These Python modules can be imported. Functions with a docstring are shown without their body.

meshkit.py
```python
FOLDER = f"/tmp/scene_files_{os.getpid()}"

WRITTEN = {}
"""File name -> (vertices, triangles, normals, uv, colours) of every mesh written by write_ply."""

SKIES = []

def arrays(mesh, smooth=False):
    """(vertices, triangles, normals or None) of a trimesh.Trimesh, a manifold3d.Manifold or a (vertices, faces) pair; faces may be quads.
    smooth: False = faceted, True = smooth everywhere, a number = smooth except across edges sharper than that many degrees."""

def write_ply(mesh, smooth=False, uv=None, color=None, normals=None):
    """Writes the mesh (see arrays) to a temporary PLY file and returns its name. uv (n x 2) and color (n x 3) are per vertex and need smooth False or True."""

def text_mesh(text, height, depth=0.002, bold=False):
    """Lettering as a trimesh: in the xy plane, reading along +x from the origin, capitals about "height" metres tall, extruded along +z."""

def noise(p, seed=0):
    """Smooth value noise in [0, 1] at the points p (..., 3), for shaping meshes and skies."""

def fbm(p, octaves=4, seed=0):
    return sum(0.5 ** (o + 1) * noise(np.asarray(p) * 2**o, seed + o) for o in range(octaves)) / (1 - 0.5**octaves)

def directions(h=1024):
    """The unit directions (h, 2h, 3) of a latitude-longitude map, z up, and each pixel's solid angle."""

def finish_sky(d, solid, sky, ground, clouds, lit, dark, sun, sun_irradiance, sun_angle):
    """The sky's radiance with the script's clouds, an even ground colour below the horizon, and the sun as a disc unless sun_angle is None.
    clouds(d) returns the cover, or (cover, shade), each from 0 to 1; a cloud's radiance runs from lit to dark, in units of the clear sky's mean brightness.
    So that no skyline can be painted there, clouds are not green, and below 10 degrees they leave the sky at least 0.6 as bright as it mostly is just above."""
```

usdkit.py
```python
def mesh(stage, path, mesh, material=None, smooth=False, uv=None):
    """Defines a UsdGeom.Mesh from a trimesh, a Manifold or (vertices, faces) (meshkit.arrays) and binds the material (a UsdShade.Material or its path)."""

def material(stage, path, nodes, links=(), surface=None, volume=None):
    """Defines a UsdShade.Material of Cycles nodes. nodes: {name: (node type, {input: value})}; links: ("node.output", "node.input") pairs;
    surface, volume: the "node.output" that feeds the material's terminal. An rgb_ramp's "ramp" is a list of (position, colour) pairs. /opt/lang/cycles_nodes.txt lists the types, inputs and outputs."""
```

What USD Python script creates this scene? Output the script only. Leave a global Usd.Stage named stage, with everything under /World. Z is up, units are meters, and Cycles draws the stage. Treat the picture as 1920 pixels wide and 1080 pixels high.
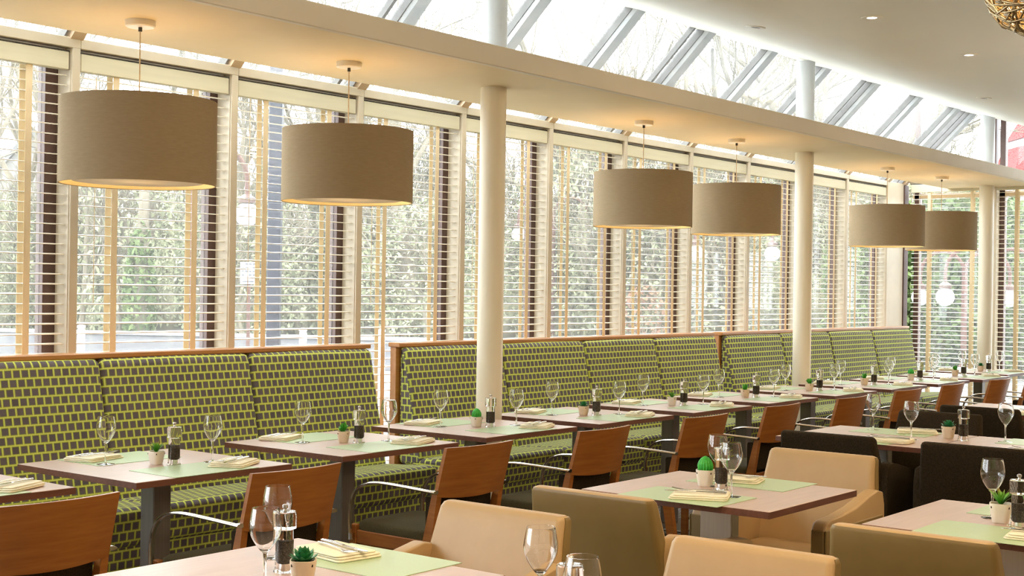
import math, random, re
import numpy as np
import trimesh
from shapely.geometry import Polygon
from pxr import Usd, UsdGeom, UsdLux, UsdShade, Gf, Sdf, Vt
import usdkit, meshkit

rng = random.Random(7)
stage = Usd.Stage.CreateInMemory()
UsdGeom.SetStageUpAxis(stage, UsdGeom.Tokens.z)
UsdGeom.SetStageMetersPerUnit(stage, 1.0)
UsdGeom.Xform.Define(stage, '/World')
UsdGeom.Scope.Define(stage, '/World/Looks')

# ------------------------------------------------------------------ camera, sky, lights
EYE, FPX, YAW, ROLL = 1.45, 2567.1, math.radians(38.083), math.radians(0.8345)
cam = UsdGeom.Camera.Define(stage, '/World/camera')
_f = np.array([math.cos(YAW), math.sin(YAW), 0.0])
_r0 = np.array([math.sin(YAW), -math.cos(YAW), 0.0]); _u0 = np.array([0, 0, 1.0])
_r = math.cos(ROLL) * _r0 + math.sin(ROLL) * _u0
_u = -math.sin(ROLL) * _r0 + math.cos(ROLL) * _u0
M = np.eye(4); M[0, :3], M[1, :3], M[2, :3], M[3, :3] = _r, _u, -_f, [0, 0, EYE]
cam.AddTransformOp().Set(Gf.Matrix4d(M.tolist()))
cam.CreateHorizontalApertureAttr(36.0); cam.CreateVerticalApertureAttr(36.0 * 1080 / 1920)
cam.CreateFocalLengthAttr(36.0 * FPX / 1920)
cam.CreateClippingRangeAttr(Gf.Vec2f(0.05, 400))
cam.CreateExposureAttr(0.48)

dome = UsdLux.DomeLight.Define(stage, '/World/sky')
dome.CreateIntensityAttr(2.0); dome.CreateColorAttr(Gf.Vec3f(0.91, 0.965, 1.0))

def ray_at(px, py, depth):
    """The place at a distance along the view where the photograph shows pixel (px, py)."""
    d = _f + _r * (px - 960) / FPX - _u * (py - 540) / FPX
    return np.array([0, 0, EYE]) + d * depth

# ------------------------------------------------------------------ materials
def mat(name, color, rough=0.5, metal=0.0, spec=0.5, trans=0.0, ior=1.5, coat=0.0, coat_ior=1.5, sheen=0.0, noise=None, bump=None, coords='object', alpha=None, sub=0.0):
    """noise: (scale xyz, colour 2, contrast low/high); bump: (scale xyz, strength, distance)"""
    n = {'p': ('principled_bsdf', {'base_color': color, 'roughness': rough, 'metallic': metal, 'specular_ior_level': spec, 'transmission_weight': trans, 'ior': ior, 'coat_weight': coat, 'coat_roughness': 0.36, 'coat_ior': coat_ior, 'sheen_weight': sheen})}
    l = []
    if noise or bump:
        n['tc'] = ('texture_coordinate', {})
    if noise:
        sc, c2, lo, hi = noise
        n['m'] = ('mapping', {'scale': sc}); n['nz'] = ('noise_texture', {'scale': 1.0, 'detail': 4.0, 'roughness': 0.6})
        n['rr'] = ('rgb_ramp', {'ramp': [(lo, color), (hi, c2)]})
        l += [('tc.' + coords, 'm.vector'), ('m.vector', 'nz.vector'), ('nz.fac', 'rr.fac'), ('rr.color', 'p.base_color')]
    if bump:
        sc, st, di = bump
        n['mb'] = ('mapping', {'scale': sc}); n['nb'] = ('noise_texture', {'scale': 1.0, 'detail': 3.0}); n['b'] = ('bump', {'strength': st, 'distance': di})
        l += [('tc.' + coords, 'mb.vector'), ('mb.vector', 'nb.vector'), ('nb.fac', 'b.height'), ('b.normal', 'p.normal')]
    return usdkit.material(stage, '/World/Looks/' + name, n, l, surface='p.BSDF')

M_PAINT = mat('warm_tinted_cream', (0.81, 0.67, 0.445), 0.6, spec=0.25, noise=((3, 3, 3), (0.78, 0.645, 0.425), .35, .65))  # warm room light on the soffit is tinted into this colour
M_CEIL = mat('ceiling_paint', (0.88, 0.84, 0.74), 0.42, spec=0.5, noise=((2, 2, 2), (0.86, 0.82, 0.73), .35, .65))
M_FASCIA = mat('fascia_paint', (0.80, 0.74, 0.65), 0.6, spec=0.25, noise=((3, 3, 3), (0.77, 0.71, 0.62), .35, .65))
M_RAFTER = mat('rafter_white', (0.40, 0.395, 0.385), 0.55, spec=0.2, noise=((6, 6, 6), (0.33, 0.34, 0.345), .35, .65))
M_SHELF = mat('shelf_bounce_white', (0.66, 0.67, 0.68), 0.6, spec=0.25, noise=((3, 3, 3), (0.63, 0.64, 0.65), .35, .65))
M_WALL = mat('wall_paint', (0.78, 0.68, 0.52), 0.7, spec=0.2, noise=((2, 2, 2), (0.74, 0.64, 0.49), .35, .65))
M_COL = mat('column_paint', (0.84, 0.78, 0.66), 0.35, spec=0.4, noise=((5, 5, 2), (0.82, 0.76, 0.64), .35, .65))
M_FRAME = mat('window_frame_cream', (0.62, 0.54, 0.42), 0.4, noise=((6, 6, 6), (0.58, 0.505, 0.39), .35, .65))
M_TAN = mat('warm_tan', (0.62, 0.46, 0.30), 0.45, noise=((9, 9, 9), (0.57, 0.42, 0.27), .35, .65))
M_WHITE = mat('white_frame', (0.55, 0.56, 0.56), 0.4, noise=((6, 6, 6), (0.51, 0.52, 0.525), .35, .65))
M_BROWN = mat('brown_frame', (0.085, 0.045, 0.035), 0.45, noise=((8, 8, 8), (0.11, 0.06, 0.05), .4, .6))
M_NAVY = mat('navy_post', (0.013, 0.015, 0.035), 0.4, noise=((4, 4, 9), (0.025, 0.027, 0.05), .4, .7))
M_GREYBAR = mat('grey_glazing_bar', (0.20, 0.195, 0.19), 0.5, spec=0.2, noise=((9, 9, 9), (0.17, 0.165, 0.16), .4, .6))
M_DARKGAP = mat('dark_gap', (0.06, 0.055, 0.05), 0.7, noise=((9, 9, 9), (0.05, 0.045, 0.04), .4, .6))
M_SLAT = mat('cream_slat', (0.88, 0.83, 0.73), 0.4, noise=((2, 30, 30), (0.85, 0.79, 0.68), .35, .65))
M_TAPE = mat('beige_tape', (0.84, 0.70, 0.48), 0.8, noise=((60, 60, 20), (0.78, 0.64, 0.43), .35, .65))
M_VALANCE = mat('valance_cream', (0.68, 0.63, 0.47), 0.5, noise=((2, 30, 30), (0.64, 0.59, 0.44), .35, .65))
M_SHADE = mat('taupe_shade_fabric', (0.36, 0.28, 0.185), 0.9, spec=0.1, noise=((30, 30, 160), (0.33, 0.255, 0.165), .35, .65), bump=((300, 300, 300), 0.15, 0.001))
M_SHADEIN = mat('shade_lining', (0.86, 0.70, 0.42), 0.8, spec=0.1, noise=((20, 20, 20), (0.83, 0.67, 0.40), .4, .6))
M_DIFF = usdkit.material(stage, '/World/Looks/lamp_diffuser', {'d': ('diffuse_bsdf', {'color': (0.86, 0.83, 0.80)}), 't': ('translucent_bsdf', {'color': (0.8, 0.72, 0.6)}), 'm': ('mix_closure', {'fac': 0.35})},
                         [('d.BSDF', 'm.closure1'), ('t.BSDF', 'm.closure2')], surface='m.closure')
M_CANOPY = mat('white_enamel', (0.86, 0.80, 0.70), 0.35, noise=((9, 9, 9), (0.83, 0.77, 0.67), .4, .6))
M_CABLE = mat('clear_cable', (0.60, 0.48, 0.32), 0.5, noise=((9, 9, 40), (0.5, 0.4, 0.27), .4, .6))
M_WOOD = mat('chair_wood', (0.36, 0.135, 0.030), 0.32, spec=0.5, noise=((5, 5, 60), (0.26, 0.088, 0.018), .3, .7), bump=((8, 8, 120), 0.05, 0.001))
M_WOODL = mat('bench_wood', (0.52, 0.25, 0.08), 0.35, noise=((3, 40, 40), (0.44, 0.19, 0.055), .3, .7))
M_TABLE = mat('walnut_laminate', (0.53, 0.35, 0.29), 0.52, spec=1.0, coat=1.0, coat_ior=2.0, noise=((4, 50, 50), (0.43, 0.265, 0.21), .3, .7))
M_EDGE = mat('walnut_edge', (0.17, 0.065, 0.04), 0.4, noise=((9, 60, 60), (0.12, 0.043, 0.026), .3, .7))
M_STEEL = mat('brushed_steel', (0.24, 0.22, 0.21), 0.42, metal=0.6, noise=((160, 160, 3), (0.20, 0.185, 0.175), .3, .7))
M_PALEPED = mat('pale_pedestal', (0.60, 0.56, 0.46), 0.35, metal=0.3, noise=((120, 120, 3), (0.54, 0.50, 0.41), .3, .7))
M_CHROME = mat('chrome', (0.74, 0.72, 0.70), 0.16, metal=1.0, noise=((30, 30, 30), (0.70, 0.68, 0.66), .4, .6))
M_CUTLERY = mat('cutlery_steel', (0.78, 0.77, 0.76), 0.14, metal=1.0, noise=((30, 30, 30), (0.74, 0.73, 0.72), .4, .6))
M_GOLD = mat('gold_wire', (0.56, 0.44, 0.27), 0.2, metal=1.0, noise=((30, 30, 30), (0.40, 0.30, 0.17), .4, .6))
M_CREAM = mat('cream_leather', (0.51, 0.345, 0.175), 0.42, spec=0.4, noise=((5, 5, 5), (0.47, 0.315, 0.155), .35, .65), bump=((220, 220, 220), 0.12, 0.001))
M_TANBACK = mat('tan_back_leather', (0.25, 0.165, 0.058), 0.42, spec=0.4, noise=((5, 5, 5), (0.22, 0.145, 0.048), .35, .65), bump=((220, 220, 220), 0.12, 0.001))
M_DARKFAB = mat('dark_brown_fabric', (0.040, 0.027, 0.013), 0.85, spec=0.12, noise=((160, 160, 160), (0.018, 0.012, 0.006), .3, .7), bump=((260, 260, 260), 0.5, 0.002))
M_DARKLEATHER = mat('dark_brown_leather', (0.022, 0.013, 0.010), 0.4, noise=((8, 8, 8), (0.017, 0.010, 0.008), .4, .6))
M_OLIVEFAB = mat('olive_seat_fabric', (0.085, 0.072, 0.035), 0.9, spec=0.2, sheen=0.05, noise=((240, 240, 240), (0.05, 0.042, 0.02), .3, .7), bump=((300, 300, 300), 0.4, 0.002))
M_MAT = mat('green_placemat', (0.43, 0.58, 0.33), 0.5, spec=0.6, coat=0.6, coat_ior=1.7, noise=((300, 300, 300), (0.40, 0.545, 0.305), .35, .65), bump=((400, 400, 400), 0.15, 0.0008))
M_NAPKIN = mat('ivory_napkin', (0.88, 0.83, 0.67), 0.85, spec=0.15, noise=((60, 60, 60), (0.85, 0.80, 0.63), .35, .65), bump=((350, 350, 350), 0.15, 0.0008))
M_POT = mat('stone_pot', (0.74, 0.62, 0.47), 0.55, noise=((40, 40, 40), (0.69, 0.57, 0.43), .35, .65))
M_POTW = mat('white_pot', (0.80, 0.75, 0.66), 0.4, noise=((40, 40, 40), (0.76, 0.71, 0.62), .35, .65))
M_SOIL = mat('soil', (0.045, 0.03, 0.02), 0.95, noise=((200, 200, 200), (0.02, 0.013, 0.01), .4, .6))
M_LEAF = mat('bright_leaf', (0.055, 0.36, 0.03), 0.4, noise=((40, 40, 40), (0.09, 0.46, 0.05), .35, .65))
M_CACTUS = mat('cactus_green', (0.02, 0.33, 0.03), 0.45, noise=((80, 80, 80), (0.05, 0.46, 0.05), .4, .6))
M_ROSETTE = mat('rosette_green', (0.015, 0.16, 0.05), 0.4, noise=((50, 50, 50), (0.03, 0.24, 0.08), .35, .65))
M_SPIKE = usdkit.material(stage, '/World/Looks/spiky_leaf', {'tc': ('texture_coordinate', {}), 's': ('separate_xyz', {}), 'r': ('map_range', {'from_min': 0.055, 'from_max': 0.10}),
    'c': ('rgb_ramp', {'ramp': [(0.0, (0.05, 0.30, 0.02)), (0.5, (0.16, 0.42, 0.04)), (0.75, (0.42, 0.22, 0.06)), (1.0, (0.50, 0.10, 0.05))]}), 'p': ('principled_bsdf', {'roughness': 0.4})},
    [('tc.object', 's.vector'), ('s.z', 'r.value'), ('r.result', 'c.fac'), ('c.color', 'p.base_color')], surface='p.BSDF')
M_GLASS = mat('clear_glass', (1, 1, 1), 0.0, trans=1.0, ior=1.47)
M_ACRYLIC = mat('clear_acrylic', (0.98, 0.98, 0.98), 0.02, trans=1.0, ior=1.49)
M_PEPPER = mat('peppercorns', (0.03, 0.022, 0.016), 0.8, noise=((300, 300, 300), (0.16, 0.12, 0.08), .45, .75), bump=((300, 300, 300), 0.8, 0.003))
M_PANE = usdkit.material(stage, '/World/Looks/window_pane', {'t': ('transparent_bsdf', {'color': (0.97, 0.98, 0.97)}), 'g': ('glossy_bsdf', {'color': (1, 1, 1), 'roughness': 0.0}), 'w': ('layer_weight', {'blend': 0.5}), 'pw': ('math', {'math_type': 'power', 'value2': 5.0}), 'f': ('math', {'math_type': 'multiply_add', 'value2': 0.5, 'value3': 0.03}), 'm': ('mix_closure', {}),
                         'haze_veil': ('translucent_bsdf', {'color': (0.9, 0.9, 0.88)}), 'm2': ('mix_closure', {'fac': 0.03})},  # thin translucent veil standing in for outdoor haze and glare
                         [('w.facing', 'pw.value1'), ('pw.value', 'f.value1'), ('f.value', 'm.fac'), ('t.BSDF', 'm.closure1'), ('g.BSDF', 'm.closure2'), ('m.closure', 'm2.closure1'), ('haze_veil.BSDF', 'm2.closure2')], surface='m2.closure')
M_DLENS = usdkit.material(stage, '/World/Looks/downlight_lens', {'e': ('emission', {'color': (1.0, 0.88, 0.70), 'strength': 9.0})}, [], surface='e.emission')
M_GLOBE = mat('opal_globe', (0.80, 0.80, 0.79), 0.25, noise=((6, 6, 6), (0.78, 0.78, 0.77), .4, .6))
M_POLE = mat('rose_brown_pole', (0.13, 0.062, 0.05), 0.6, spec=0.2, noise=((8, 8, 8), (0.10, 0.05, 0.04), .4, .6))
M_BARK = mat('pale_bark', (0.20, 0.17, 0.12), 0.9, noise=((6, 6, 2), (0.12, 0.10, 0.07), .3, .7))
M_BUSH = mat('olive_foliage', (0.17, 0.19, 0.09), 0.8, noise=((1.5, 1.5, 1.5), (0.30, 0.30, 0.19), .3, .7))
M_HEDGE = mat('hedge_foliage', (0.055, 0.095, 0.03), 0.7, spec=0.2, noise=((2, 2, 2), (0.15, 0.19, 0.07), .3, .7))
M_RUSSET = mat('russet_foliage', (0.22, 0.105, 0.06), 0.8, noise=((2, 2, 2), (0.17, 0.085, 0.05), .3, .7))
M_ROAD = mat('pale_tarmac', (0.17, 0.172, 0.175), 0.9, noise=((1, 1, 1), (0.145, 0.147, 0.15), .3, .7))
M_BANK = mat('bank_earth', (0.24, 0.23, 0.12), 0.95, noise=((0.6, 0.6, 0.6), (0.34, 0.30, 0.18), .3, .7))
M_RENDER = mat('pale_render', (0.22, 0.215, 0.22), 0.8, noise=((1, 1, 1), (0.19, 0.185, 0.19), .3, .7))
M_SLATE = mat('grey_slate', (0.13, 0.13, 0.14), 0.7, noise=((3, 3, 9), (0.11, 0.11, 0.12), .3, .7))
M_REDROOF = mat('red_roof', (0.17, 0.018, 0.018), 0.8, spec=0.15, noise=((3, 3, 9), (0.145, 0.015, 0.015), .3, .7))
M_SIGN = mat('white_notice', (0.86, 0.86, 0.85), 0.5, noise=((9, 9, 9), (0.83, 0.83, 0.82), .4, .6))
M_INK = mat('dark_print', (0.10, 0.10, 0.11), 0.6, noise=((9, 9, 9), (0.12, 0.12, 0.13), .4, .6))

def fabric():
    n = {'tc': ('texture_coordinate', {}),
         'b1': ('brick_texture', {'scale': 1.0, 'brick_width': 0.0415, 'row_height': 0.0418, 'mortar_size': 0.0064, 'mortar_smooth': 0.25, 'color1': (0.105, 0.090, 0.105), 'color2': (0.135, 0.115, 0.130), 'mortar': (0.39, 0.46, 0.055), 'offset': 0.5}),
         'b2': ('brick_texture', {'scale': 1.0, 'brick_width': 0.0415, 'row_height': 0.0418, 'mortar_size': 0.0022, 'mortar_smooth': 0.5, 'color1': (0, 0, 0), 'color2': (0, 0, 0), 'mortar': (1, 1, 1), 'offset': 0.5}),
         'nm': ('mapping', {'scale': (420, 420, 420)}), 'nz': ('noise_texture', {'scale': 1.0, 'detail': 2.0}),
         'mx': ('mix', {'mix_type': 'mix', 'color2': (0.70, 0.75, 0.22)}), 'ov': ('mix', {'mix_type': 'overlay', 'fac': 0.45}),
         'bp': ('bump', {'strength': 0.35, 'distance': 0.002}), 'p': ('principled_bsdf', {'roughness': 0.75, 'specular_ior_level': 0.3, 'sheen_weight': 0.08, 'sheen_roughness': 0.4})}
    l = [('tc.UV', 'b1.vector'), ('tc.UV', 'b2.vector'), ('tc.UV', 'nm.vector'), ('nm.vector', 'nz.vector'), ('b1.color', 'mx.color1'), ('b2.fac', 'mx.fac'),
         ('mx.color', 'ov.color1'), ('nz.color', 'ov.color2'), ('ov.color', 'p.base_color'), ('b1.fac', 'bp.height'), ('bp.normal', 'p.normal')]
    return usdkit.material(stage, '/World/Looks/green_grid_upholstery', n, l, surface='p.BSDF')
M_FABRIC = fabric()

def carpet():
    n = {'tc': ('texture_coordinate', {}), 'ck': ('checker_texture', {'scale': 2.0}),
         'w1': ('wave_texture', {'wave_type': 'bands', 'bands_direction': 'x', 'scale': 14.0}), 'w2': ('wave_texture', {'wave_type': 'bands', 'bands_direction': 'y', 'scale': 14.0}),
         'r1': ('rgb_ramp', {'ramp': [(0.45, (0.03, 0.024, 0.022)), (0.55, (0.34, 0.31, 0.30))]}), 'r2': ('rgb_ramp', {'ramp': [(0.45, (0.03, 0.024, 0.022)), (0.55, (0.05, 0.045, 0.03))]}),
         'mx': ('mix', {}), 'nz': ('noise_texture', {'scale': 300.0}), 'ov': ('mix', {'mix_type': 'overlay', 'fac': 0.5}), 'p': ('principled_bsdf', {'roughness': 0.95, 'specular_ior_level': 0.1})}
    l = [('tc.object', 'ck.vector'), ('tc.object', 'w1.vector'), ('tc.object', 'w2.vector'), ('tc.object', 'nz.vector'), ('w1.fac', 'r1.fac'), ('w2.fac', 'r2.fac'), ('ck.fac', 'mx.fac'),
         ('r1.color', 'mx.color1'), ('r2.color', 'mx.color2'), ('mx.color', 'ov.color1'), ('nz.color', 'ov.color2'), ('ov.color', 'p.base_color')]
    return usdkit.material(stage, '/World/Looks/striped_carpet', n, l, surface='p.BSDF')
M_CARPET = carpet()

# ------------------------------------------------------------------ object helpers
_names = {}
def numbered(parent, name):
    k = _names.get((parent, name), 0); _names[(parent, name)] = k + 1
    return f'{parent}/{name}' if k == 0 else f'{parent}/{name}_{k:03d}'

def tag(o, label=None, cat=None, group=None, kind=None):
    for k, v in (('label', label), ('category', cat), ('group', group), ('kind', kind)):
        if v: o.SetCustomDataByKey(k, v)
    return o

def ops(x, loc, rz, sc):
    x.AddTranslateOp().Set(Gf.Vec3d(*map(float, loc))); x.AddRotateZOp().Set(float(rz)); x.AddScaleOp().Set(Gf.Vec3f(*map(float, sc)))

def thing(name, label, cat, loc=(0, 0, 0), rz=0, group=None, kind=None, sc=(1, 1, 1)):
    x = UsdGeom.Xform.Define(stage, numbered('/World', name)); ops(x, loc, rz, sc)
    return tag(x.GetPrim(), label, cat, group, kind)

def copy(src, label, loc, rz=0, group=None, sc=(1, 1, 1), cat=None):
    base = re.sub(r'_\d{3}$', '', src.GetName())
    was = src.GetCustomData()
    x = UsdGeom.Xform.Define(stage, numbered('/World', base)); ops(x, loc, rz, sc)
    p = x.GetPrim()
    tag(p, label, cat or was['category'], group or was.get('group'))
    p.GetReferences().AddInternalReference(src.GetPath()); p.SetInstanceable(True)
    return p

def part(parent, name, mesh, m, smooth=False, uv=None, label=None):
    path = numbered(str(parent.GetPath()) if parent else '/World', name)
    o = usdkit.mesh(stage, path, mesh, m, smooth=smooth, uv=uv).GetPrim()
    if label: o.SetCustomDataByKey('label', label)
    return o

def solo(name, mesh, m, label, cat=None, group=None, kind=None, smooth=False, uv=None):
    return tag(part(None, name, mesh, m, smooth, uv), label, cat, group, kind)

# ------------------------------------------------------------------ mesh helpers
cat_ = trimesh.util.concatenate
def box(x0, x1, y0, y1, z0, z1, b=0.0):
    c = np.array([(x0 + x1) / 2, (y0 + y1) / 2, (z0 + z1) / 2]); h = np.abs([(x1 - x0) / 2, (y1 - y0) / 2, (z1 - z0) / 2])
    if b <= 0:
        m = trimesh.creation.box(2 * h)
    else:
        b = min(b, h.min() * .9)
        pts = []
        for s in np.ndindex(2, 2, 2):
            s = np.array(s) * 2 - 1
            for k in range(3):
                q = h - b; q[k] = h[k]; pts.append(s * q)
        m = trimesh.convex.convex_hull(np.array(pts))
    m.apply_translation(c)
    return m

def lathe(prof, n=24, loc=(0, 0, 0)):
    prof = np.array(prof, float); k = len(prof); a = np.linspace(0, 2 * np.pi, n, endpoint=False)
    v = np.stack([prof[:, 0, None] * np.cos(a), prof[:, 0, None] * np.sin(a), np.repeat(prof[:, 1, None], n, 1)], -1).reshape(-1, 3)
    f = []
    for i in range(k - 1):
        for j in range(n):
            a0, a1, b0, b1 = i * n + j, i * n + (j + 1) % n, (i + 1) * n + j, (i + 1) * n + (j + 1) % n
            if prof[i, 0] > 1e-7: f.append((a0, a1, b1 if prof[i + 1, 0] > 1e-7 else b0))
            if prof[i + 1, 0] > 1e-7: f.append((a0 if prof[i, 0] > 1e-7 else a0, b1, b0))
    m = trimesh.Trimesh(v, np.array(f), process=True); m.merge_vertices()
    m.update_faces(m.nondegenerate_faces()); m.apply_translation(loc)
    return m

def tube(path, r, n=8, flat=None, cap=True):
    """r a number or one per point; flat=(a,b) gives an oval section (a along the frame's side, b along its up)."""
    p = np.array(path, float); k = len(p); r = np.broadcast_to(r, k)
    t = np.gradient(p, axis=0); t /= np.linalg.norm(t, axis=1, keepdims=True)
    up = np.array([0, 0, 1.0]) if abs(t[0, 2]) < .9 else np.array([0, 1.0, 0])
    s = np.cross(t[0], up); s /= np.linalg.norm(s); a = np.linspace(0, 2 * np.pi, n, endpoint=False); rings = []
    for i in range(k):
        s = s - t[i] * (s @ t[i]); s /= np.linalg.norm(s); q = np.cross(s, t[i])
        fa, fb = flat if flat else (1, 1)
        rings.append(p[i] + r[i] * (fa * np.cos(a)[:, None] * s + fb * np.sin(a)[:, None] * q))
    return loft(rings, cap)

def loft(rings, cap=True):
    rings = [np.asarray(x, float) for x in rings]; n = len(rings[0]); v = np.vstack(rings); f = []
    for i in range(len(rings) - 1):
        for j in range(n):
            a0, a1, b0, b1 = i * n + j, i * n + (j + 1) % n, (i + 1) * n + j, (i + 1) * n + (j + 1) % n
            f += [(a0, a1, b1), (a0, b1, b0)]
    if cap:
        c0, c1 = len(v), len(v) + 1; v = np.vstack([v, rings[0].mean(0), rings[-1].mean(0)]); e = (len(rings) - 1) * n
        for j in range(n):
            f += [(c0, (j + 1) % n, j), (c1, e + j, e + (j + 1) % n)]
    m = trimesh.Trimesh(v, np.array(f), process=False)
    if m.volume < 0: m.invert()
    return m

def rrect(w, h, r, n=4):
    """a rounded rectangle, counter-clockwise, centred"""
    out = []
    for cx, cy, a0 in ((w / 2 - r, h / 2 - r, 0), (-w / 2 + r, h / 2 - r, 90), (-w / 2 + r, -h / 2 + r, 180), (w / 2 - r, -h / 2 + r, 270)):
        for k in range(n + 1):
            a = math.radians(a0 + 90 * k / n); out.append((cx + r * math.cos(a), cy + r * math.sin(a)))
    return np.array(out)

def prism(poly, a0, a1, axis='x', b=0.0):
    """polygon (list of 2-D points) extruded along an axis from a0 to a1; axis x: points are (y, z); y: (x, z); z: (x, y)"""
    m = trimesh.creation.extrude_polygon(Polygon(poly), a1 - a0, engine='earcut')
    v = np.array(m.vertices)
    if axis == 'x': v = np.stack([v[:, 2] + a0, v[:, 0], v[:, 1]], -1)
    elif axis == 'y': v = np.stack([v[:, 0], v[:, 2] + a0, v[:, 1]], -1)
    else: v = v + [0, 0, a0]
    m = trimesh.Trimesh(v, m.faces, process=False)
    if m.volume < 0: m.invert()
    return m

def moved(m, loc=(0, 0, 0), rz=0, sc=1, rx=0, ry=0):
    m = m.copy(); T = trimesh.transformations
    m.apply_scale(sc)
    if rx: m.apply_transform(T.rotation_matrix(math.radians(rx), [1, 0, 0]))
    if ry: m.apply_transform(T.rotation_matrix(math.radians(ry), [0, 1, 0]))
    if rz: m.apply_transform(T.rotation_matrix(math.radians(rz), [0, 0, 1]))
    m.apply_translation(loc)
    return m

# ------------------------------------------------------------------ the room
W = 5.70                       # the plane of the window wall
XW = 14.05                     # the end wall
ZS = 2.55                      # underside of the soffit
X0, Y0 = -3.0, -5.0
solo('floor', box(X0, XW + .1, Y0, W + .35, -0.1, 0), M_CARPET, 'dark carpet with narrow pale stripes', kind='structure')
prof = [(5.06, 3.335), (4.76, 3.255), (4.45, 3.155), (4.20, 3.075), (4.0, 3.022), (3.82, 2.985), (3.64, 2.963), (3.45, 2.955), (Y0, 2.955), (Y0, 3.45), (5.06, 3.45)]
solo('ceiling', prism(prof, X0, XW + .1, 'x'), M_CEIL, 'pale ceiling bending up to the edge of the skylight', kind='structure', smooth=25)
cs = thing('ceiling_soffit', 'long lowered cream soffit slab with a plain fascia, carried by the round columns', None, kind='structure')
part(cs, 'unseen_upper_face', box(X0, XW, 4.302, 5.234, ZS + .0951, ZS + .097), M_SHELF)  # unseen top sheet, whitened to bounce skylight onto the ceiling
part(cs, 'slab', box(X0, XW, 4.30, 5.235, ZS, ZS + .095), M_PAINT)
part(cs, 'fascia', box(X0, XW, 4.265, 4.30, ZS - .001, ZS + .105, .004), M_FASCIA)
solo('wall_left', box(X0 - .1, X0, Y0, W + .3, 0, 3.5), M_WALL, 'plain cream side wall, out of view', kind='structure')  # out of view, closes the room for indirect light
solo('wall_back', box(X0, XW, Y0 - .1, Y0, 0, 3.5), M_WALL, 'plain cream back wall, out of view', kind='structure')  # out of view behind the camera, returns indirect light
solo('wall_right', box(XW, XW + .1, Y0, 2.9, 0, 3.5), M_WALL, 'plain cream end wall beside the glazing', kind='structure')

# window wall
MULL = [-2.6, -1.6, -.6, .95, 1.93, 2.90, 3.859, 4.837, 5.795, 6.739, 7.684, 8.627, 9.594, 10.56, 11.57, 12.57, 13.56]
MULL = MULL[3:]
ZB = 2.565                     # underside of the head beam
wn = 0
RS = 0.981                     # slope of the roof glazing
EAVE = (W, 2.70)
def roofz(y): return EAVE[1] + RS * (EAVE[0] - y)
for i in range(len(MULL) - 1):
    a, b = MULL[i], MULL[i + 1]; wn += 1
    w = thing(f'window_{wn}', f'tall window bay behind a slatted blind, bay {wn} from the near end of the window wall', None, kind='structure')
    part(w, 'mullion', box(b - .0225, b + .0225, W - .012, W + .085, 0, ZB + .002, .003), M_FRAME)
    part(w, 'head_beam', box(a + .0225, b + .0225, W - .012, W + .085, ZB, ZB + .050, .003), M_FRAME)
    part(w, 'sill', box(a + .0225, b - .0225, W - .0, W + .12, 0, .12, .003), M_FRAME)
    fw = .072 if i == 2 else .055
    part(w, 'outer_frame', cat_([box(b - .0225 - fw, b - .0225, W + .10, W + .16, .1, ZB), box(a + .0225, a + .05, W + .10, W + .16, .1, ZB), box(a + .05, b - .0225 - fw, W + .10, W + .16, ZB - .07, ZB), box(a + .05, b - .0225 - fw, W + .10, W + .16, .1, .17)]), M_BROWN)
    part(w, 'reveal', box(b - .026, b - .0226, W + .0, W + .10, .12, ZB), M_FRAME)
    part(w, 'pane', box(a + .05, b - .0225 - fw, W + .125, W + .133, .17, ZB - .07), M_PANE)
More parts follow.
